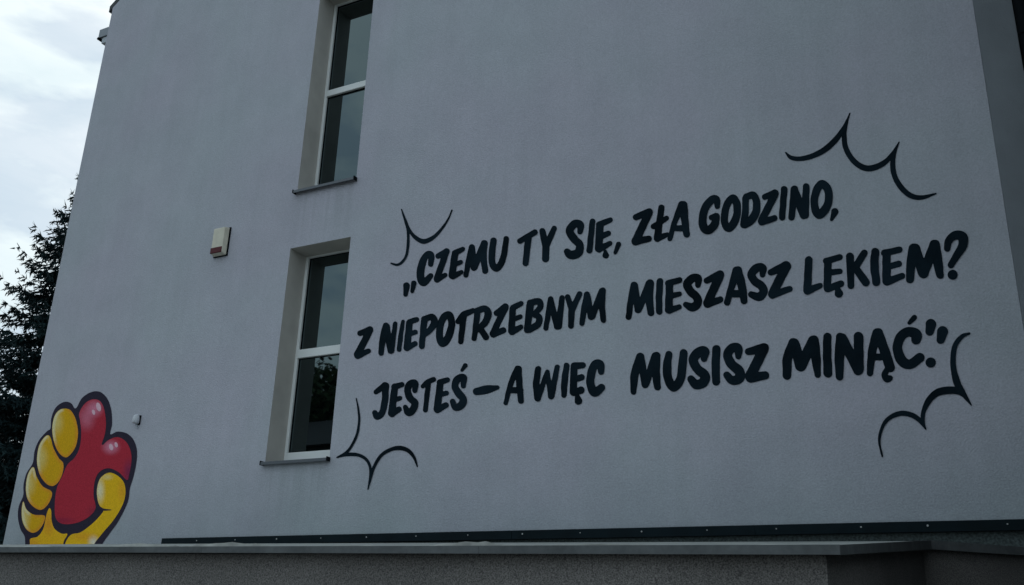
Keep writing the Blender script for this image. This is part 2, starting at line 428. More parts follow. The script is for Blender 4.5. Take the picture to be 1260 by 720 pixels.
def glyph(crop, strokes, label, name='letter', step=3.0, m=None):
    ox, oy, sc = crop
    allp = [q for s in strokes for q in (s[1:] if s[0] in ('o', 's') else s)]
    if crop in (F_, J_, A_, D_) and name == 'letter':
        strokes = [[(q if isinstance(q, str) else (q[0], q[1], q[2] * 1.05)) for q in s_] for s_ in strokes]
    r = max(q[2] for q in allp) + 8
    x0, x1 = min(q[0] for q in allp) - r, max(q[0] for q in allp) + r
    y0, y1 = min(q[1] for q in allp) - r, max(q[1] for q in allp) + r
    xs = np.arange(x0, x1 + step, step); ys = np.arange(y0, y1 + step, step)
    X, Y = np.meshgrid(xs, ys)
    # slight hand-painted wobble of the edge
    ph = CNT[0] * 1.7
    wob = 0.9 * np.sin(X / 17 + ph) * np.cos(Y / 13 - ph)
    CNT[0] += 1
    return paint(name, field(X, Y, strokes) + wob * min(1, sc / 5) * (0.5 if name != 'letter' else 1), xs, ys, ox, oy, sc, m or M_BLK, 0.003 + 0.001 * (CNT[0] % 3), label)
F_ = (760, 310, 5.25); G_ = (970, 260, 5.25); H_ = (400, 430, 5.25); I_ = (580, 410, 5.25); J_ = (760, 400, 5.25); K_ = (950, 370, 4.667)
def lt(crop, word, ch, *st, **k):
    nm = 'letter' if ch.isalpha() else {',': 'comma', '.': 'full_stop', '?': 'question_mark', '-': 'dash'}.get(ch, 'quotation_mark')
    lab = 'painted letter %s of %s' % (ch, word) if ch.isalpha() else 'painted %s %s' % (nm.replace('_', ' '), word)
    glyph(crop, list(st), lab, nm)
w = 'before CZEMU'
lt(A_, w, 'q', [(526, 586, 21), (520, 642, 14)]); lt(A_, w, 'q', [(573, 569, 17), (563, 622, 12)])
w = 'CZEMU'
lt(A_, w, 'C', ['s', (683, 446, 17), (684, 388, 21), (652, 392, 20), (622, 460, 24), (617, 535, 24), (640, 565, 23), (682, 522, 17)])
lt(A_, w, 'Z', [(730, 394, 17), (784, 365, 20)], [(782, 370, 20), (722, 540, 20)], [(722, 545, 20), (775, 517, 14)])
lt(A_, w, 'E', [(836, 375, 18), (888, 349, 15)], [(838, 385, 21), (820, 520, 22)], [(838, 448, 15), (876, 433, 14)], [(825, 525, 20), (880, 498, 14)])
lt(A_, w, 'M', [(948, 338, 19), (928, 420, 18), (910, 517, 16)], [(948, 340, 20), (962, 468, 21)], [(966, 465, 20), (1026, 312, 20)], [(1030, 312, 20), (1024, 400, 20), (1034, 490, 19)])
lt(A_, w, 'U', ['s', (1088, 295, 20), (1078, 370, 21), (1080, 440, 21), (1105, 474, 21), (1138, 440, 20), (1158, 370, 19), (1170, 282, 17)])
w = 'TY'
lt(B_, w, 'T', [(104, 402, 18), (200, 346, 19)], [(158, 378, 22), (140, 546, 20)])
lt(B_, w, 'Y', [(248, 338, 20), (268, 420, 24)], [(325, 322, 18), (275, 430, 22)], [(272, 430, 24), (269, 518, 23)])
w = 'SIĘ'
lt(B_, w, 'S', ['s', (492, 342, 18), (493, 297, 25), (455, 293, 26), (425, 338, 26), (453, 388, 26), (490, 428, 25), (480, 478, 28), (432, 492, 28), (408, 470, 21)])
lt(B_, w, 'I', [(572, 276, 19), (553, 462, 20)])
lt(B_, w, 'Ę', [(615, 296, 21), (687, 266, 17)], [(620, 305, 25), (612, 450, 25)], [(625, 374, 20), (674, 352, 18)], [(615, 455, 22), (684, 417, 17)], [(655, 470, 12), (658, 493, 22)])
lt(B_, 'after SIĘ', ',', [(741, 423, 17), (719, 477, 12)])
w = 'ZŁA'
lt(B_, w, 'Z', [(853, 248, 20), (938, 215, 25)], [(936, 222, 25), (850, 402, 26)], [(850, 406, 25), (936, 386, 20)])
lt(B_, w, 'Ł', [(1018, 186, 20), (992, 375, 24)], [(992, 386, 23), (1055, 360, 15)], [(968, 308, 19), (1050, 255, 17)])
lt(B_, w, 'A', ['s', (1150, 168, 25), (1103, 280, 18), (1072, 388, 16)], ['s', (1160, 170, 27), (1170, 280, 24), (1180, 358, 22)], [(1102, 320, 18), (1170, 318, 22)])
w = 'GODZINO'
lt(C_, w, 'G', ['s', (223, 282, 18), (218, 240, 24), (190, 240, 26), (150, 285, 26), (129, 355, 26), (136, 418, 28), (166, 437, 27), (205, 402, 27), (218, 348, 22)], [(215, 345, 20), (186, 355, 18)])
lt(C_, w, 'O', ['o', (325, 231, 25), (350, 270, 25), (350, 335, 25), (328, 395, 27), (295, 424, 26), (272, 390, 24), (272, 325, 24), (292, 262, 24)])
lt(C_, w, 'D', [(406, 232, 22), (405, 310, 22), (395, 400, 25)], ['s', (412, 220, 22), (455, 212, 24), (477, 255, 24), (473, 320, 26), (442, 372, 28), (402, 400, 26)])
lt(C_, w, 'Z', [(530, 222, 19), (595, 200, 26)], [(594, 208, 25), (508, 378, 24)], [(510, 384, 23), (593, 360, 20)])
lt(C_, w, 'I', [(656, 173, 22), (642, 355, 21)])
lt(C_, w, 'N', [(722, 173, 25), (703, 355, 21)], [(722, 180, 26), (782, 338, 28)], [(798, 155, 22), (790, 338, 26)])
lt(C_, w, 'O', ['o', (906, 140, 27), (940, 182, 26), (940, 260, 26), (908, 318, 28), (876, 334, 28), (853, 290, 25), (853, 220, 25), (874, 162, 26)])
lt(C_, 'after GODZINO', ',', [(983, 318, 24), (962, 368, 11)])
lt(D_, 'NIEPOTRZEBNYM', 'Z', [(120, 368, 17), (184, 345, 21)], [(184, 350, 21), (104, 505, 22)], [(105, 512, 22), (175, 482, 15)])
w = 'NIEPOTRZEBNYM'
lt(D_, w, 'N', [(287, 318, 19), (268, 400, 20), (256, 495, 17)], [(290, 325, 22), (320, 480, 21)], [(348, 306, 14), (324, 480, 18)])
lt(D_, w, 'I', [(398, 292, 12), (384, 380, 15), (373, 473, 15)])
lt(D_, w, 'E', [(440, 300, 21), (424, 460, 22)], [(440, 295, 18), (486, 280, 16)], [(440, 373, 16), (478, 361, 15)], [(425, 462, 20), (476, 435, 16)])
lt(D_, w, 'P', [(535, 288, 21), (519, 452, 18)], ['s', (535, 276, 19), (585, 263, 20), (601, 300, 22), (570, 348, 19), (532, 378, 17)])
lt(D_, w, 'O', ['o', (693, 249, 23), (712, 290, 22), (706, 350, 23), (682, 408, 24), (652, 432, 24), (635, 395, 22), (637, 330, 22), (658, 270, 22)])
lt(D_, w, 'T', [(753, 292, 16), (790, 248, 20), (850, 222, 16)], [(790, 250, 21), (771, 422, 17)])
lt(D_, w, 'R', [(880, 225, 20), (858, 402, 16)], ['s', (872, 225, 20), (928, 209, 20), (948, 242, 23), (930, 295, 21), (885, 340, 19)], [(895, 332, 19), (933, 392, 20)])
lt(D_, w, 'Z', [(1002, 238, 18), (1060, 196, 21)], [(1059, 202, 21), (978, 370, 20)], [(982, 376, 20), (1047, 349, 19)])
lt(E_, w, 'E', [(372, 262, 21), (364, 405, 23)], [(374, 255, 20), (426, 228, 17)], [(378, 330, 17), (421, 313, 15)], [(368, 410, 23), (424, 380, 17)])
lt(E_, w, 'B', [(484, 242, 25), (464, 400, 20)], ['s', (484, 225, 22), (540, 213, 20), (550, 250, 20), (515, 292, 17)], ['s', (505, 298, 17), (542, 318, 21), (534, 362, 22), (480, 396, 22)])
lt(E_, w, 'N', [(617, 200, 19), (586, 388, 17)], [(618, 210, 20), (658, 378, 20)], [(691, 192, 18), (668, 375, 23)])
lt(E_, w, 'Y', [(727, 186, 18), (752, 265, 20)], [(804, 166, 18), (756, 270, 20)], [(753, 265, 22), (748, 372, 19)])
lt(E_, w, 'M', [(852, 170, 20), (832, 270, 20), (819, 357, 17)], [(854, 175, 20), (878, 314, 22)], [(884, 312, 22), (948, 146, 20)], [(954, 144, 20), (948, 240, 21), (958, 336, 18)])
w = 'MIESZASZ'
lt(F_, w, 'M', [(106, 214, 22), (84, 320, 20), (71, 420, 19)], [(108, 218, 23), (132, 374, 22)], [(136, 374, 20), (205, 204, 24)], [(209, 202, 25), (204, 300, 25), (215, 394, 21)])
lt(F_, w, 'I', [(273, 191, 21), (267, 300, 21), (269, 385, 20)])
lt(F_, w, 'E', [(335, 215, 23), (330, 372, 25)], [(326, 202, 20), (400, 182, 18)], [(340, 286, 18), (400, 271, 15)], [(335, 378, 21), (398, 355, 16)])
lt(F_, w, 'S', ['s', (518, 214, 18), (520, 172, 24), (485, 170, 26), (450, 207, 27), (470, 255, 26), (508, 290, 26), (518, 330, 26), (485, 358, 27), (440, 340, 18)])
lt(F_, w, 'Z', [(575, 185, 19), (660, 148, 28)], [(658, 155, 28), (580, 330, 27)], [(580, 335, 25), (663, 308, 20)])
lt(F_, w, 'A', ['s', (768, 120, 26), (734, 230, 21), (707, 325, 20)], ['s', (776, 120, 27), (804, 230, 26), (816, 314, 22)], [(732, 270, 22), (806, 268, 24)])
lt(F_, w, 'S', ['s', (935, 148, 17), (937, 106, 25), (900, 103, 27), (865, 143, 26), (885, 188, 26), (928, 220, 27), (943, 258, 26), (912, 290, 27), (862, 275, 20)])
lt(F_, w, 'Z', [(990, 132, 20), (1088, 92, 31)], [(1086, 100, 29), (1000, 270, 28)], [(1000, 278, 24), (1112, 238, 18)])
w = 'LĘKIEM'
lt(G_, w, 'L', [(132, 315, 25), (122, 510, 26)], [(122, 513, 26), (205, 480, 18)])
lt(G_, w, 'Ę', [(245, 322, 22), (332, 296, 20)], [(255, 330, 25), (252, 498, 25)], [(262, 396, 21), (333, 388, 18)], [(255, 500, 24), (340, 468, 22)], [(318, 500, 18), (326, 530, 28)])
lt(G_, w, 'K', [(398, 292, 26), (404, 480, 22)], [(490, 271, 23), (430, 365, 24)], [(430, 362, 24), (500, 458, 27)])
lt(G_, w, 'I', [(561, 262, 26), (556, 350, 28), (568, 458, 26)])
lt(G_, w, 'E', [(634, 285, 27), (635, 450, 29)], [(620, 270, 22), (717, 248, 21)], [(640, 358, 20), (713, 340, 21)], [(638, 454, 27), (736, 418, 20)])
lt(G_, w, 'M', [(808, 240, 32), (792, 340, 30), (786, 440, 26)], [(818, 242, 34), (872, 400, 34)], [(874, 400, 32), (944, 216, 33)], [(950, 212, 29), (964, 320, 32), (980, 412, 25)])
w = 'after LĘKIEM'
lt(G_, w, '?', ['s', (1026, 240, 21), (1036, 192, 25), (1075, 156, 28), (1124, 165, 33), (1127, 220, 30), (1088, 285, 25), (1050, 348, 21)], [(1061, 410, 32), (1062, 410, 32)])
w = 'JESTEŚ'
lt(H_, w, 'J', [(328, 275, 16), (386, 232, 22)], ['s', (392, 235, 22), (385, 340, 22), (367, 410, 21), (336, 432, 23), (322, 410, 18)])
lt(H_, w, 'E', [(450, 242, 22), (430, 412, 24)], [(446, 243, 20), (496, 226, 17)], [(440, 328, 18), (484, 314, 15)], [(432, 416, 22), (478, 386, 18)])
lt(H_, w, 'S', ['s', (580, 264, 17), (580, 220, 23), (546, 226, 23), (532, 268, 22), (550, 315, 23), (580, 345, 23), (568, 388, 24), (538, 408, 23), (518, 372, 16)])
lt(H_, w, 'T', [(632, 238, 15), (665, 210, 18), (700, 195, 17)], [(667, 215, 18), (648, 392, 16)])
lt(H_, w, 'E', [(744, 218, 22), (724, 385, 24)], [(740, 212, 20), (790, 197, 17)], [(742, 292, 17), (784, 282, 16)], [(725, 390, 22), (780, 360, 19)])
lt(H_, w, 'Ś', ['s', (893, 235, 17), (894, 182, 22), (856, 192, 24), (838, 235, 22), (862, 282, 25), (892, 320, 24), (880, 358, 26), (842, 374, 22), (824, 336, 18)], [(905, 104, 15), (884, 134, 10)])
lt(H_, 'between JESTEŚ and A', '-', [(978, 272, 24), (1040, 260, 28), (1112, 246, 15)])
lt(I_, 'the single word A', 'A', ['s', (298, 230, 21), (255, 325, 18), (222, 450, 15)], ['s', (304, 232, 22), (310, 330, 21), (320, 436, 20)], [(252, 370, 19), (315, 368, 22)])
w = 'WIĘC'
lt(I_, w, 'W', [(431, 232, 20), (419, 330, 22), (428, 420, 22)], [(430, 420, 20), (490, 250, 15)], [(490, 252, 15), (515, 408, 20)], [(517, 404, 21), (554, 220, 17)])
lt(I_, w, 'I', [(615, 209, 19), (602, 310, 22), (598, 400, 18)])
lt(I_, w, 'Ę', [(663, 218, 23), (658, 380, 24)], [(665, 212, 24), (720, 207, 20)], [(665, 298, 21), (712, 285, 21)], [(660, 385, 22), (708, 368, 24)], [(680, 400, 14), (692, 438, 25)])
lt(I_, w, 'C', ['s', (838, 250, 20), (833, 202, 26), (800, 202, 27), (774, 260, 27), (770, 330, 27), (795, 383, 28), (840, 352, 25)])
w = 'MUSISZ'
lt(J_, w, 'M', ['s', (144, 202, 23), (110, 320, 26), (102, 432, 18)], [(148, 205, 24), (178, 384, 23)], [(182, 380, 22), (244, 200, 25)], [(250, 200, 26), (247, 300, 26), (257, 400, 22)])
lt(J_, w, 'U', ['s', (330, 190, 22), (319, 270, 27), (327, 350, 27), (362, 402, 27), (405, 350, 27), (418, 260, 27), (426, 182, 25)])
lt(J_, w, 'S', ['s', (558, 218, 20), (562, 170, 29), (520, 178, 30), (488, 225, 29), (515, 283, 29), (562, 325, 31), (553, 370, 31), (507, 384, 29), (472, 348, 22)])
lt(J_, w, 'I', [(638, 156, 26), (633, 260, 26), (636, 365, 25)])
lt(J_, w, 'S', ['s', (780, 202, 19), (776, 150, 29), (735, 152, 29), (710, 195, 28), (735, 252, 29), (785, 298, 31), (785, 345, 31), (738, 356, 27), (705, 322, 22)])
lt(J_, w, 'Z', [(845, 172, 22), (945, 148, 31)], [(942, 158, 31), (856, 330, 33)], [(858, 340, 31), (952, 325, 26)])
w = 'MINĄĆ'
lt(K_, w, 'M', ['s', (121, 242, 27), (89, 330, 28), (86, 430, 25)], [(127, 246, 30), (165, 374, 33)], [(167, 372, 32), (236, 230, 30)], ['s', (240, 228, 29), (252, 330, 28), (262, 426, 18)])
lt(K_, w, 'I', [(317, 208, 24), (316, 310, 25), (321, 416, 26)])
lt(K_, w, 'N', [(392, 210, 26), (386, 330, 28), (388, 437, 22)], [(402, 216, 29), (495, 398, 30)], [(496, 207, 28), (499, 390, 28)])
lt(K_, w, 'Ą', ['s', (602, 186, 27), (575, 290, 25), (562, 416, 19)], ['s', (610, 186, 28), (650, 300, 29), (678, 384, 28)], [(575, 324, 20), (650, 322, 20)], ['s', (662, 395, 18), (646, 425, 18), (660, 448, 22), (677, 445, 17)])
lt(K_, w, 'Ć', ['s', (826, 224, 28), (828, 195, 32), (785, 178, 28), (738, 208, 28), (720, 272, 28), (742, 340, 30), (790, 366, 28), (848, 328, 28)], [(817, 97, 16), (788, 128, 11)])
lt(K_, 'after MINĄĆ', '.', [(910, 355, 29), (911, 355, 29)])
w = 'after MINĄĆ'
lt(K_, w, 'q', [(912, 136, 31), (905, 176, 25)]); lt(K_, w, 'q', [(979, 178, 32), (968, 225, 24)])
# comic burst lines round the quote
def burst(crop, lab, *st): glyph(crop, [['s'] + list(s) for s in st], lab, 'burst_line', 2.0)
burst((1060, 390, 3.79), 'curved black burst line at the lower right of the quote',
      [(503, 77, 5), (470, 90, 10), (438, 130, 12), (427, 190, 13), (431, 250, 14), (447, 310, 17), (475, 358, 13), (512, 411, 3)],
      [(490, 378, 6), (455, 348, 15), (410, 342, 18), (355, 352, 17), (315, 388, 15), (290, 440, 11), (286, 485, 9), (300, 523, 3)],
      [(300, 523, 4), (272, 483, 11), (230, 456, 12), (180, 450, 12), (125, 475, 10), (95, 520, 8), (83, 580, 6), (97, 650, 4)])
burst((950, 120, 5.141), 'curved black burst line at the upper right of the quote',
      [(87, 349, 5), (120, 380, 13), (180, 387, 15), (260, 368, 17), (340, 325, 19), (410, 258, 18), (460, 180, 12), (492, 100, 4)],
      [(492, 100, 3), (466, 180, 11), (456, 250, 16), (470, 330, 17), (520, 405, 18), (590, 447, 19), (660, 438, 19), (725, 400, 16), (775, 335, 10), (803, 282, 4)],
      [(803, 282, 4), (774, 350, 12), (763, 420, 17), (776, 500, 17), (820, 573, 18), (880, 622, 17), (950, 632, 14), (1036, 608, 5)])
burst((460, 240, 6), 'thin curved black burst line at the upper left of the quote',
      [(576, 112, 5), (550, 175, 7), (500, 250, 10), (440, 312, 14), (370, 342, 18), (310, 316, 15), (265, 262, 11), (230, 180, 9), (204, 106, 5)],
      [(204, 106, 4), (232, 190, 9), (252, 270, 10), (252, 370, 11), (238, 450, 10), (205, 498, 10), (170, 515, 9), (127, 504, 6)])
burst((400, 470, 4.8), 'thin curved black burst line at the lower left of the quote',
      [(184, 97, 3), (196, 160, 6), (201, 230, 7), (188, 310, 8), (155, 380, 8), (122, 418, 8), (69, 446, 4)],
      [(69, 446, 4), (120, 430, 10), (190, 430, 10), (240, 455, 9), (265, 500, 8), (266, 560, 7), (253, 633, 4)],
      [(253, 633, 4), (268, 570, 8), (290, 500, 9), (330, 435, 10), (385, 400, 11), (440, 390, 13), (490, 405, 12), (525, 445, 9), (545, 500, 4)])

# ------------------------------------------------------------------ painted cartoon hand holding a red heart
def spray_material():
    m = bpy.data.materials.new('spray_paint'); m.use_nodes = True; t = m.node_tree; b = t.nodes['Principled BSDF']
    b.inputs['Roughness'].default_value = 0.85; b.inputs['Specular IOR Level'].default_value = 0.06
    a = t.nodes.new('ShaderNodeVertexColor'); a.layer_name = 'paint'
    tcn = t.nodes.new('ShaderNodeTexCoord'); n = t.nodes.new('ShaderNodeTexNoise'); n.inputs['Scale'].default_value = 70; n.inputs['Detail'].default_value = 4
    t.links.new(tcn.outputs['Object'], n.inputs['Vector'])
    bp = t.nodes.new('ShaderNodeBump'); bp.inputs['Strength'].default_value = 1; bp.inputs['Distance'].default_value = 0.003
    t.links.new(n.outputs['Fac'], bp.inputs['Height']); t.links.new(bp.outputs[0], b.inputs['Normal'])
    mr = t.nodes.new('ShaderNodeMapRange'); mr.inputs[1].default_value = .3; mr.inputs[2].default_value = .7; mr.inputs[3].default_value = .86; mr.inputs[4].default_value = 1.1
    t.links.new(n.outputs['Fac'], mr.inputs[0])
    mx = t.nodes.new('ShaderNodeVectorMath'); mx.operation = 'SCALE'
    t.links.new(a.outputs['Color'], mx.inputs[0]); t.links.new(mr.outputs[0], mx.inputs['Scale'])
    t.links.new(mx.outputs[0], b.inputs['Base Color'])
    return m
M_SPRAY = spray_material()
HC = (0, 460, 2.771)
def ss(x): x = np.clip(x, 0, 1); return x * x * (3 - 2 * x)
def shape(name, pts, off, colour, label, smooth=True, clipy=603):
    poly = [tuple(q) for q in catmull([(a, b) for a, b in pts], True, 6)[:-1]] if smooth else pts
    p = np.array(poly); st = 2.0
    xs = np.arange(p[:, 0].min() - 6, p[:, 0].max() + 6, st); ys = np.arange(p[:, 1].min() - 6, min(p[:, 1].max() + 6, clipy), st)
    X, Y = np.meshgrid(xs, ys)
    fl = polyfield(X, Y, poly)
    return paint(name, fl, xs, ys, *HC, M_SPRAY, off, label, colour)
def const(c): return lambda x, y: np.tile(np.array(c), (len(x), 1))
def blend(base, *adds):
    """airbrushed mural colour: base plus soft sprayed spots (cx, cy, rx, ry, colour, amount)"""
    def f(x, y):
        c = np.tile(np.array(base, float), (len(x), 1))
        for cx, cy, rx, ry, cc, am in adds:
            k = ss(1 - np.hypot((x-cx)/rx, (y-cy)/ry))[:, None] * am
            c = c * (1-k) + np.array(cc) * k
        return c
    return f
INK = (0.036, 0.030, 0.048); YEL = (0.74, 0.41, 0.014); YLT = (0.80, 0.66, 0.25); ORG = (0.80, 0.31, 0.03)
RED = (0.46, 0.034, 0.055); PNK = (0.72, 0.25, 0.36)
hand_sil = [(258,118),(280,82),(312,62),(342,62),(366,85),(379,122),(382,170),(376,206),(400,197),(432,203),(455,225),(467,262),(464,310),(454,355),(443,390),(438,428),(423,466),(399,510),(372,547),(347,585),(338,625),(92,625),(86,585),(84,555),(70,530),(61,490),(64,452),(79,415),(80,380),(90,340),(112,303),(118,262),(134,225),(160,196),(172,186),(175,150),(190,115),(218,96),(242,100)]
shape('painted_hand_outline', hand_sil, 0.003, const(INK), 'dark outline of a painted cartoon hand')
heart = [(270,135),(287,104),(312,88),(336,90),(351,108),(359,142),(361,180),(356,212),(347,238),(352,242),(370,226),(400,216),(428,230),(445,262),(448,300),(440,345),(432,362),(405,336),(372,322),(342,332),(324,362),(319,415),(326,458),(302,488),(262,508),(215,512),(190,492),(187,440),(194,390),(214,345),(230,310),(255,285),(272,250),(277,200),(273,160)]
shape('painted_heart', heart, 0.0045, blend(RED, (295,150,42,60,PNK,.55),(322,118,40,42,PNK,.85),(378,250,40,34,PNK,.9),(440,335,30,60,(0.10,0.03,0.10),.6),(330,470,50,30,(0.2,.03,.06),.5),(215,500,60,18,(0.22,.02,.06),.5)), 'painted red heart shape held in the hand')
def finger(pts, hx, hy, hr, low=None):
    cx = sum(p[0] for p in pts)/len(pts); cy = sum(p[1] for p in pts)/len(pts)
    soft = blend(YEL, (hx, hy, hr*.55, hr, YLT, .7))
    def col(x, y):
        # sprayed rims: cream along the left edge, orange along the right and lower edge
        poly = [tuple(q) for q in catmull([(a, b) for a, b in pts], True, 4)[:-1]]
        d = -polyfield(x, y, poly); c = soft(x, y)
        kl = (ss(1 - (d - 3) / 11) * ss((cx + 2 - x) / 14) * ss((cy + 55 - y) / 50) * ss(d / 4 + .3))[:, None] * .85
        kr = (ss(1 - d / 16) * np.clip(ss((x - cx) / 16) + ss((y - cy - 25) / 18), 0, 1))[:, None] * .8
        c = c * (1 - kr) + np.array(ORG) * kr
        return c * (1 - kl) + np.array((.86, .78, .48)) * kl
    shape('painted_finger', pts, 0.0045, col, 'painted yellow finger with a pale highlight')
finger([(216,119),(240,124),(258,155),(266,200),(259,245),(240,275),(222,285),(200,268),(184,232),(178,190),(184,150),(198,127)], 192, 165, 62)
finger([(160,210),(172,217),(182,252),(200,287),(216,306),(213,340),(198,370),(178,383),(155,372),(135,342),(126,300),(130,257),(142,228)], 137, 285, 66)
finger([(105,324),(116,320),(125,350),(145,383),(176,402),(172,430),(155,455),(135,464),(110,450),(93,425),(88,390),(93,350)], 98, 375, 60)
finger([(80,435),(90,462),(115,480),(152,484),(148,510),(130,535),(110,542),(90,530),(76,500),(74,460)], 84, 490, 52)
shape('painted_palm', [(161,472),(169,458),(175,470),(176,500),(186,528),(210,545),(230,546),(218,570),(213,600),(213,625),(104,625),(102,580),(104,562),(128,555),(147,530),(156,492)], 0.0045,
      blend((0.90, 0.50, 0.02), (165,510,30,60,ORG,.8), (110,580,40,40,ORG,.5)), 'painted yellow palm')
shape('painted_thumb', [(372,337),(403,349),(424,375),(427,415),(414,455),(386,500),(348,545),(319,585),(312,625),(219,625),(222,580),(242,549),(276,540),(318,508),(346,478),(352,465),(340,450),(332,425),(331,390),(343,355)], 0.0045,
      blend((0.86, 0.50, 0.018), (340,398,24,64,(.86,.78,.50),.95), (365,352,30,16,(.84,.72,.35),.6), (318,572,26,30,(.80,.78,.66),.9), (285,555,70,25,ORG,.5), (415,400,22,60,ORG,.5)), 'painted yellow thumb')
xs = np.arange(325, 390, 1.5); ys = np.arange(440, 480, 1.5); X, Y = np.meshgrid(xs, ys)
paint('painted_crease', field(X, Y, [['s', (338, 456, 5), (352, 463, 4), (379, 464, 1.2)]]), xs, ys, *HC, M_SPRAY, 0.006, 'dark crease line at the thumb', const(INK))
for cx, cy, rx, ry in ((319,131,6,9),(336,113,9,15),(379,250,8,11),(396,242,6,9)):
    pts = [(cx + rx*math.cos(a)*.9 + ry*.2*math.sin(a), cy + ry*math.sin(a)) for a in np.linspace(0, 2*math.pi, 12, endpoint=False)]
    shape('painted_highlight', pts, 0.006, const((0.80, 0.50, 0.58)), 'small pale pink highlight on the painted heart')

# ------------------------------------------------------------------ alarm siren box on the wall
p = onwall(273, 299); sx0 = onwall(268, 300).x; 
siren = empty('alarm_siren', (W(-1.0545), D, Zw(0.561)))
tag(siren, 'beige alarm siren box with dark red lens left of the windows', 'alarm siren')
def loc_box(name, x0, x1, y0, y1, z0, z1, m, bev, taper=0.0):
    bm = bmesh.new(); box(bm, x0, x1, y0, y1, z0, z1)
    for v in bm.verts:
        if v.co.y < (y0 + y1) / 2:
            v.co.x *= (1 - taper); v.co.z *= (1 - taper * .6)
    bmesh.ops.recalc_face_normals(bm, faces=bm.faces)
    bmesh.ops.bevel(bm, geom=list(bm.edges), offset=bev, segments=3, affect='EDGES', profile=0.6)
    return bmobj(name, bm, m, siren)
loc_box('backplate', -0.108, 0.108, -0.016, -0.001, -0.178, 0.178, M_DARK, 0.004)
loc_box('housing', -0.10, 0.10, -0.085, -0.016, -0.172, 0.172, M_SIREN, 0.012, 0.14)
loc_box('lens', -0.088, 0.084, -0.093, -0.080, -0.158, -0.088, M_RED, 0.006, 0.02)
# small round twilight sensor with its cable
q = onwall(171, 516.5)
sen = empty('twilight_sensor', (q.x, D, q.z)); tag(sen, 'small pale dome sensor on the wall beside the painted hand', 'sensor')
bm = bmesh.new()
prof = [(0.0, .052), (.018, .049), (.030, .038), (.036, .018), (.038, -.010), (.038, -.040), (.030, -.050), (0.0, -.050)]
seg = 16; rings = []
for r_, z_ in prof: rings.append([bm.verts.new((r_*math.cos(a)*1.0, -0.042 + r_*math.sin(a), z_)) for a in np.linspace(0, 2*math.pi, seg, endpoint=False)])
for a, b in zip(rings[:-1], rings[1:]):
    for k in range(seg): bm.faces.new([a[k], a[(k+1) % seg], b[(k+1) % seg], b[k]])
bmesh.ops.remove_doubles(bm, verts=bm.verts, dist=1e-4); bmesh.ops.recalc_face_normals(bm, faces=bm.faces)
bmobj('dome', bm, M_PVC, sen, smooth=True)
bm = bmesh.new(); box(bm, -.032, .034, -.010, -.001, -.062, .048, 0.004); bmobj('mount', bm, M_DARK, sen)
bm = bmesh.new(); tube(bm, [(0, -.02, -.048), (.002, -.018, -.075), (.001, -.006, -.100)], 0.006, 8); bmobj('cable', bm, M_SIDE, sen)

# ------------------------------------------------------------------ low lean-to annex in front
anx = empty('annex', (-3, 5, 0)); tag(anx, 'low lean-to annex with dark grey fascia and speckled plaster below the lettered wall', 'annex')
ai = Matrix.Translation(-Vector(anx.location))
def PA(o): o.parent = anx; o.matrix_parent_inverse = ai; return o
cor = (-0.0792 * D, 0.461 * D)          # front right corner
chm = (-0.0792 * D, 0.900 * D)          # where the chamfered wall starts
end = (XR, D - 0.002)
zc, zh, zb = Zw(0.0430), Zw(0.0873), Zw(0.0968)
# front edge runs to the left; its direction comes from the two ends seen in the picture
a_ = ray(0, 674.5); tt = (zc - EYE) / a_[2]; lf = (a_[0] * tt, a_[1] * tt)
dx, dy = lf[0] - cor[0], lf[1] - cor[1]; k = 2.4
far = (cor[0] + dx * k, cor[1] + dy * k)
TH = 0.022
bak = (far[0], D - 0.002)
# walls (set back under the roof edge)
ins = 0.045
def inset_wall(poly, z0, z1, m, lab=None):
    bm = bmesh.new(); prism(bm, poly, z0, z1); return PA(bmobj('wall', bm, m, label=lab))
wf = [(far[0], far[1] + ins), (cor[0] - ins, cor[1] + ins), (chm[0] - ins, chm[1] + ins * .6), (end[0] - ins*1.2, end[1]), (bak[0], bak[1])]
def roofz(pt): return zc + (pt[1] - (cor[1] + (pt[0]-cor[0]) * dy/dx)) / (D - cor[1]) * (zb - zc)
zt = [roofz(q) - TH - 0.004 for q in wf]; zt[2] = min(zt[2], zh - TH - .004); zt[3] = zh - TH - 0.004
zt = [min(z, zh - TH - .004) if i < 4 else z for i, z in enumerate(zt)]
inset_wall(wf, 0, zt, M_MOS)
# roof slab, sloping up towards the wall
bm = bmesh.new()
rp_ = [far, cor, chm, (chm[0] - 0.02, D - 0.002), bak]
prism(bm, rp_, [roofz(q) - TH for q in rp_], [roofz(q) for q in rp_])
roof = PA(bmobj('roof', bm, M_ROOF))
bm = bmesh.new()
tp = [(chm[0] + .001, chm[1]), end, (chm[0] + .001, D - 0.002)]
prism(bm, tp, zh - TH, zh - 0.004); PA(bmobj('roof', bm, M_ROOF))
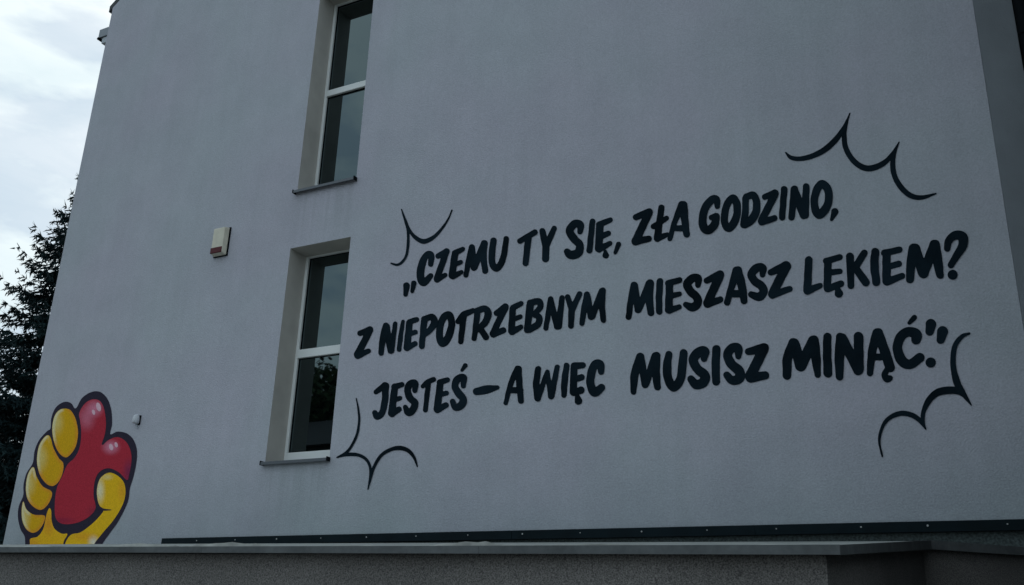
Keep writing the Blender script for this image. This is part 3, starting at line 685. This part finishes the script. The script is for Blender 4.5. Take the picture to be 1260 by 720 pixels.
# sheet fascia along each edge, slightly proud of the slab
def fascia(p, q, zp, zq, h0=0.02, h1=0.02, name='fascia', lip=0.004):
    v = Vector((q[0]-p[0], q[1]-p[1], 0)).normalized(); n = Vector((v.y, -v.x, 0))
    bm = bmesh.new()
    a = [Vector((p[0], p[1], 0)), Vector((q[0], q[1], 0))]
    poly = [a[0] + n * .012, a[1] + n * .012, a[1] + n * .002, a[0] + n * .002]
    prism(bm, [(x.x, x.y) for x in poly], [zp-h0, zq-h1, zq-h1, zp-h0], [zp+lip, zq+lip, zq+lip, zp+lip])
    return PA(bmobj(name, bm, M_FASC))
nseg = 7
for i in range(nseg):
    t0, t1 = i/nseg, (i+1)/nseg
    p0 = (far[0]+(cor[0]-far[0])*t0, far[1]+(cor[1]-far[1])*t0); p1 = (far[0]+(cor[0]-far[0])*(t1)-.0012, far[1]+(cor[1]-far[1])*(t1))
    if i == nseg - 1: p1 = (p1[0] + .012, p1[1])
    fascia(p0, p1, zc, zc, 0.019 + .010 * max(0, t0 - .55) / .45, 0.019 + .010 * max(0, t1 - .55) / .45)
fascia(cor, chm, zc, zh, 0.029, 0.052); fascia(chm, end, zh, zh, 0.052, 0.048)
# ragged, paint-splashed sealant bead on the roof edge, and flecks along the eave
rnd = random.Random(3)
xx = 0.0
L_ = Vector((cor[0]-far[0], cor[1]-far[1], 0)); Ln = L_.length; Lv = L_.normalized(); Nv = Vector((-Lv.y, Lv.x, 0))
s = Ln * 0.5
bm = bmesh.new()
prev = None
while s < Ln - 0.02:
    hgt = max(0.001, 0.007 + 0.006 * math.sin(s * 4.1) + 0.006 * math.sin(s * 11.3 + 1) + rnd.uniform(-.004, .004))
    if 0.86 < s / Ln: hgt *= 0.5
    p = Vector((far[0], far[1], 0)) + Lv * s
    ring = [bm.verts.new((p + Nv * o).to_tuple()[:2] + (zc + h,)) for o, h in ((0.0, 0.003), (0.004, hgt + 0.003), (0.03, hgt * .8 + 0.004), (0.05, .002))]
    if prev:
        for k in range(3): bm.faces.new([prev[k], prev[k+1], ring[k+1], ring[k]])
    prev = ring; s += rnd.uniform(0.02, 0.06)
bmesh.ops.recalc_face_normals(bm, faces=bm.faces)
PA(bmobj('sealant_bead', bm, M_SEAL))

# ------------------------------------------------------------------ downpipe, dark neighbour wall and added shading wing at the far right
dp = empty('downpipe', (XR + ex + .07, D + ex - 0.02, 0)); tag(dp, 'black downpipe at the top right corner of the building', 'downpipe')
bm = bmesh.new(); tube(bm, [(0, 0, 0.1), (0, 0, 5.45), (0, 0, 6.05), (-.012, 0, 6.32), (-.012, 0, ZTOP - .1)], 0.05, 14)
bmobj('pipe', bm, M_DARK, dp, smooth=True)
for z in (2.2, 4.4, 6.35, 8.2):
    bm = bmesh.new(); tube(bm, [(0, 0, z), (0, 0, z + .05)], 0.064, 14); box(bm, -.012, .012, 0.04, .15, z + .01, z + .04); bmobj('bracket', bm, M_DARK, dp)
wing = empty('neighbour_shade_wing', (2.5, 5.5, 0)); tag(wing, 'dark rendered neighbouring wall at the far right edge, with an added unseen wing that shades the corner', 'building')
bm = bmesh.new()
prism(bm, [(XR + ex + 0.004, D + ex + .12), (1.0, D + ex + .12), (1.0, 3.6), (6.5, 3.6), (6.5, D + 8), (XR + ex + 0.004, D + 8)], 0, 10.6)  # projecting part is out of view, added to block light from the right
for v in bm.verts: v.co -= Vector(wing.location)
bmobj('wall', bm, M_NB, wing)
bm = bmesh.new(); box(bm, 1.05 - 2.5, 1.3 - 2.5, 1.9 - 5.5, 3.59 - 5.5, 0, 2.75); bmobj('shade_wall', bm, M_NB, wing)  # unseen low wall, added to keep light off the annex's right side
bm = bmesh.new(); box(bm, 0.9 - 2.5, 6.7 - 2.5, 3.4 - 5.5, D + 8.2 - 5.5, 10.62, 10.8); bmobj('roof', bm, M_TILE, wing)

# ------------------------------------------------------------------ trees
M_BARK = mat('spruce_bark', (0.06, 0.045, 0.035), 0.95, bump=0.01, bscale=20, var=0.4, vscale=6)
M_NEED = mat('spruce_needles', (0.012, 0.030, 0.032), 0.8, var=0.5, vscale=1.2, var2=(0.004, 0.013, 0.015), spec=0.2)
M_LEAF = mat('leaf_green', (0.05, 0.085, 0.03), 0.7, var=0.5, vscale=1.0, spec=0.3)
def spruce(x, y, H, rbase, seed, label, group, dens=1.0, z_low=0.8):
    r = np.random.RandomState(seed)
    o = empty('spruce_tree', (x, y, 0)); tag(o, label, 'tree', group)
    bm = bmesh.new(); tube(bm, [(0, 0, 0), (0.03, 0, H*.3), (0, .03, H*.7), (0, 0, H)], [H*.016, H*.012, H*.006, .01], 9); bmobj('trunk', bm, M_BARK, o)
    V = []; T = []
    def tri(a, b, c): 
        n = len(V); V.extend((a, b, c)); T.append((n, n+1, n+2))
    def spray(c, d, ln, wd):
        pr = np.cross(d, [r.normal(), r.normal(), r.normal() + .4]); pr /= np.linalg.norm(pr) + 1e-6
        tri(c - pr*wd, c + pr*wd, c + d*ln)
    z = z_low
    while z < H - 0.10:
        d = H - z
        Lb = min(rbase * (d / H) ** 0.8, 0.38 + 0.72 * d ** 0.9)
        nb = 18
        a0 = r.rand() * 6.28
        for k in range(nb):
            az = a0 + k * 6.283 / nb + r.normal(0, .2); L_ = Lb * r.choice([.55, .7, .85, 1.0, 1.15]) * r.uniform(.9, 1.1); zz = z + r.normal(0, .05)
            ca, sa = math.cos(az), math.sin(az)
            slope = 0.12 - 0.60 * min(1, d / (H * .5))
            npt = max(5, int(L_ / 0.12 * dens))
            bend = r.normal(0, .12)
            pv = None
            for s in np.linspace(0, 1.04, 7):
                lt_ = bend * L_ * s * s
                c = np.array([ca*L_*s - sa*lt_, sa*L_*s + ca*lt_, zz + L_ * (slope * s * 0.7 + 0.34 * s * s * s)])
                if pv is not None:
                    wv = np.array([-sa, ca, 0]) * .03 * (1.1 - s); uv_ = np.array([0, 0, .03]) * (1.1 - s)
                    tri(pv - wv, pv + wv, c); tri(pv - uv_, pv + uv_, c)
                pv = c
            for j in range(npt):
                s = (j + r.rand()) / npt
                px = L_ * s; pz = zz + L_ * (slope * s * 0.7 + 0.34 * s * s * s); lat = bend * px * s
                base = np.array([ca*px - sa*lat, sa*px + ca*lat, pz])
                side_l = (0.10 + 0.34 * L_ * (1 - s) ** .75 * min(1, .35 + s * 2)) * r.uniform(.6, 1.15)
                ax = np.array([ca, sa, slope * .7 + s * s])
                for q in range(3): spray(base, ax * .9 + r.normal(0, .45, 3), r.uniform(.08, .15), .016)
                for sg in (-1, 1):
                    an = az + sg * r.uniform(.5, 1.0)
                    e = np.array([math.cos(an), math.sin(an), -r.uniform(.15, .75)]); e /= np.linalg.norm(e)
                    pr = np.array([-e[1], e[0], 0]) * .020; tip = base + e * side_l
                    tri(base - pr, base + pr, tip); 
                    up = np.array([0, 0, .022]); tri(base - up, base + up, tip)
                    nsp = max(3, int(side_l / 0.034 * dens))
                    for q in range(nsp):
                        u = (q + r.rand()) / nsp; c = base + (tip - base) * u
                        dd = e * r.uniform(.4, 1) + r.normal(0, .5, 3); dd[2] -= .35; dd /= np.linalg.norm(dd)
                        spray(c, dd, r.uniform(.09, .18), .030)
        z += r.uniform(.55, .78) if d > 1.2 else .3
    # leader
    for k in range(14):
        c = np.array([0, 0, H - .35 + k*.03]); a = k*2.4
        tri(c, c + np.array([0, 0, .03]), c + np.array([math.cos(a)*.09, math.sin(a)*.09, .05]))
    # branch spines
    me = bpy.data.meshes.new('crown'); me.from_pydata([tuple(v) for v in V], [], T); me.materials.append(M_NEED)
    cr = bpy.data.objects.new('crown', me); COL.objects.link(cr); cr.parent = o
    return len(T)
def at(px, py, yy): v = ray(px, py); t = yy / v[1]; return v[0]*t, yy, v[2]*t + EYE
x, y_, h = at(116, 205, 18.5); spruce(x, y_, h, 4.6, 11, 'tall dark spruce rising behind the left corner of the building', 'spruces behind the building')
x, y_, h = at(-30, 290, 20.5); spruce(x, y_, h, 4.2, 12, 'dark spruce at the far left picture edge, only branch tips in view', 'spruces behind the building')
x, y_, h = at(35, 470, 27.0); spruce(x, y_, h, 4.5, 13, 'low dark spruce filling the gap behind the wall corner', 'spruces behind the building', .8)
x, y_, h = at(5, 520, 25.0); spruce(x, y_, h, 4.8, 15, 'lowest dark spruce in the gap beside the painted hand', 'spruces behind the building', .8)
x, y_, h = at(-30, 440, 24.0); spruce(x, y_, h, 4.5, 14, 'low dark spruce at the left edge behind the others', 'spruces behind the building', .8)

def broadleaf(x, y, H, rad, seed, label):
    r = np.random.RandomState(seed)
    o = empty('broadleaf_tree', (x, y, 0)); tag(o, label, 'tree', 'trees across the road')
    bm = bmesh.new(); tube(bm, [(0, 0, 0), (.1, 0, H*.25), (0, .1, H*.6)], [H*.025, H*.018, H*.008], 9)
    for k in range(7):
        a = k * .9; tube(bm, [(0, 0, H*(.25+.04*k)), (math.cos(a)*rad*.4, math.sin(a)*rad*.4, H*(.45+.04*k)), (math.cos(a)*rad*.75, math.sin(a)*rad*.75, H*(.55+.04*k))], [H*.009, H*.006, .02], 6)
    bmobj('trunk', bm, M_BARK, o)
    cl_ = []
    for k in range(85):
        u = r.normal(size=3); u /= np.linalg.norm(u); q = r.rand() ** .4
        cl_.append((np.array([u[0]*rad*q, u[1]*rad*q, H*.62 + u[2]*H*.36*q]), rad * r.uniform(.18, .34)))
    V = []; T = []
    for c, rr in cl_:
        for k in range(150):
            u = r.normal(size=3); u /= np.linalg.norm(u); p = c + u * rr * r.uniform(.5, 1.1)
            a = r.normal(size=3); a /= np.linalg.norm(a); b = np.cross(a, u); b /= np.linalg.norm(b) + 1e-6; s = r.uniform(.16, .30)
            n = len(V); V += [p - a*s, p + b*s*.6, p + a*s, p - b*s*.6]; T.append((n, n+1, n+2, n+3))
    me = bpy.data.meshes.new('crown'); me.from_pydata([tuple(v) for v in V], [], T); me.materials.append(M_LEAF)
    cr = bpy.data.objects.new('crown', me); COL.objects.link(cr); cr.parent = o
def mirrored(px, py, path):
    """ground point of whatever the lower pane mirrors at this pixel, path metres beyond the glass"""
    v = ray(px, py); t = (D + 0.3) / v[1]; return v[0] * (t + path / 1.35), (D + 0.3) - v[1] * path / 1.35
tx, ty = -24.5, -14.8
broadleaf(-30.2, -22.0, 14.0, 3.3, 5, 'tall leafy tree across the road, mirrored in the lower window')
broadleaf(-35.0, -22.0, 12.4, 3.2, 6, 'lower leafy tree across the road left of the tall one')
broadleaf(-25.2, -22.3, 11.6, 2.8, 8, 'bushy leafy tree across the road right of the tall one')
# house across the road (its reflection shows in the lower panes)
hs = empty('house', (-26, -18, 0)); tag(hs, 'plain pale house with a dark hipped roof across the road', 'house')
M_HW = mat('house_render', (0.13, 0.14, 0.13), 0.9, var=.1)
bm = bmesh.new(); prism(bm, [(-8, -4), (9, -4), (9, 3), (-8, 3)], 0, 8.6); bmobj('wall', bm, M_HW, hs)
bm = bmesh.new()
v = [bm.verts.new(q) for q in ((-8.5, -4.4, 8.61), (9.5, -4.4, 8.61), (9.5, 3.5, 8.61), (-8.5, 3.5, 8.61), (-4.5, -.5, 10.6), (5.5, -.5, 10.6))]
for f in ((0, 1, 5, 4), (1, 2, 5), (2, 3, 4, 5), (3, 0, 4), (3, 2, 1, 0)): bm.faces.new([v[i] for i in f])
bmobj('roof', bm, M_TILE, hs)
for xx in (-6, -2.4, 1.2, 4.8):
    for zz in (1.0, 3.9, 6.8):
        bm = bmesh.new(); box(bm, xx, xx + 1.5, 3.0, 3.06, zz, zz + 1.3); wn = bmobj('window', bm, M_FRM, hs)
        bm = bmesh.new(); box(bm, xx + .08, xx + 1.42, 3.05, 3.075, zz + .08, zz + 1.22); bmobj('pane', bm, M_GLS, wn)
print('done', len(bpy.data.objects))
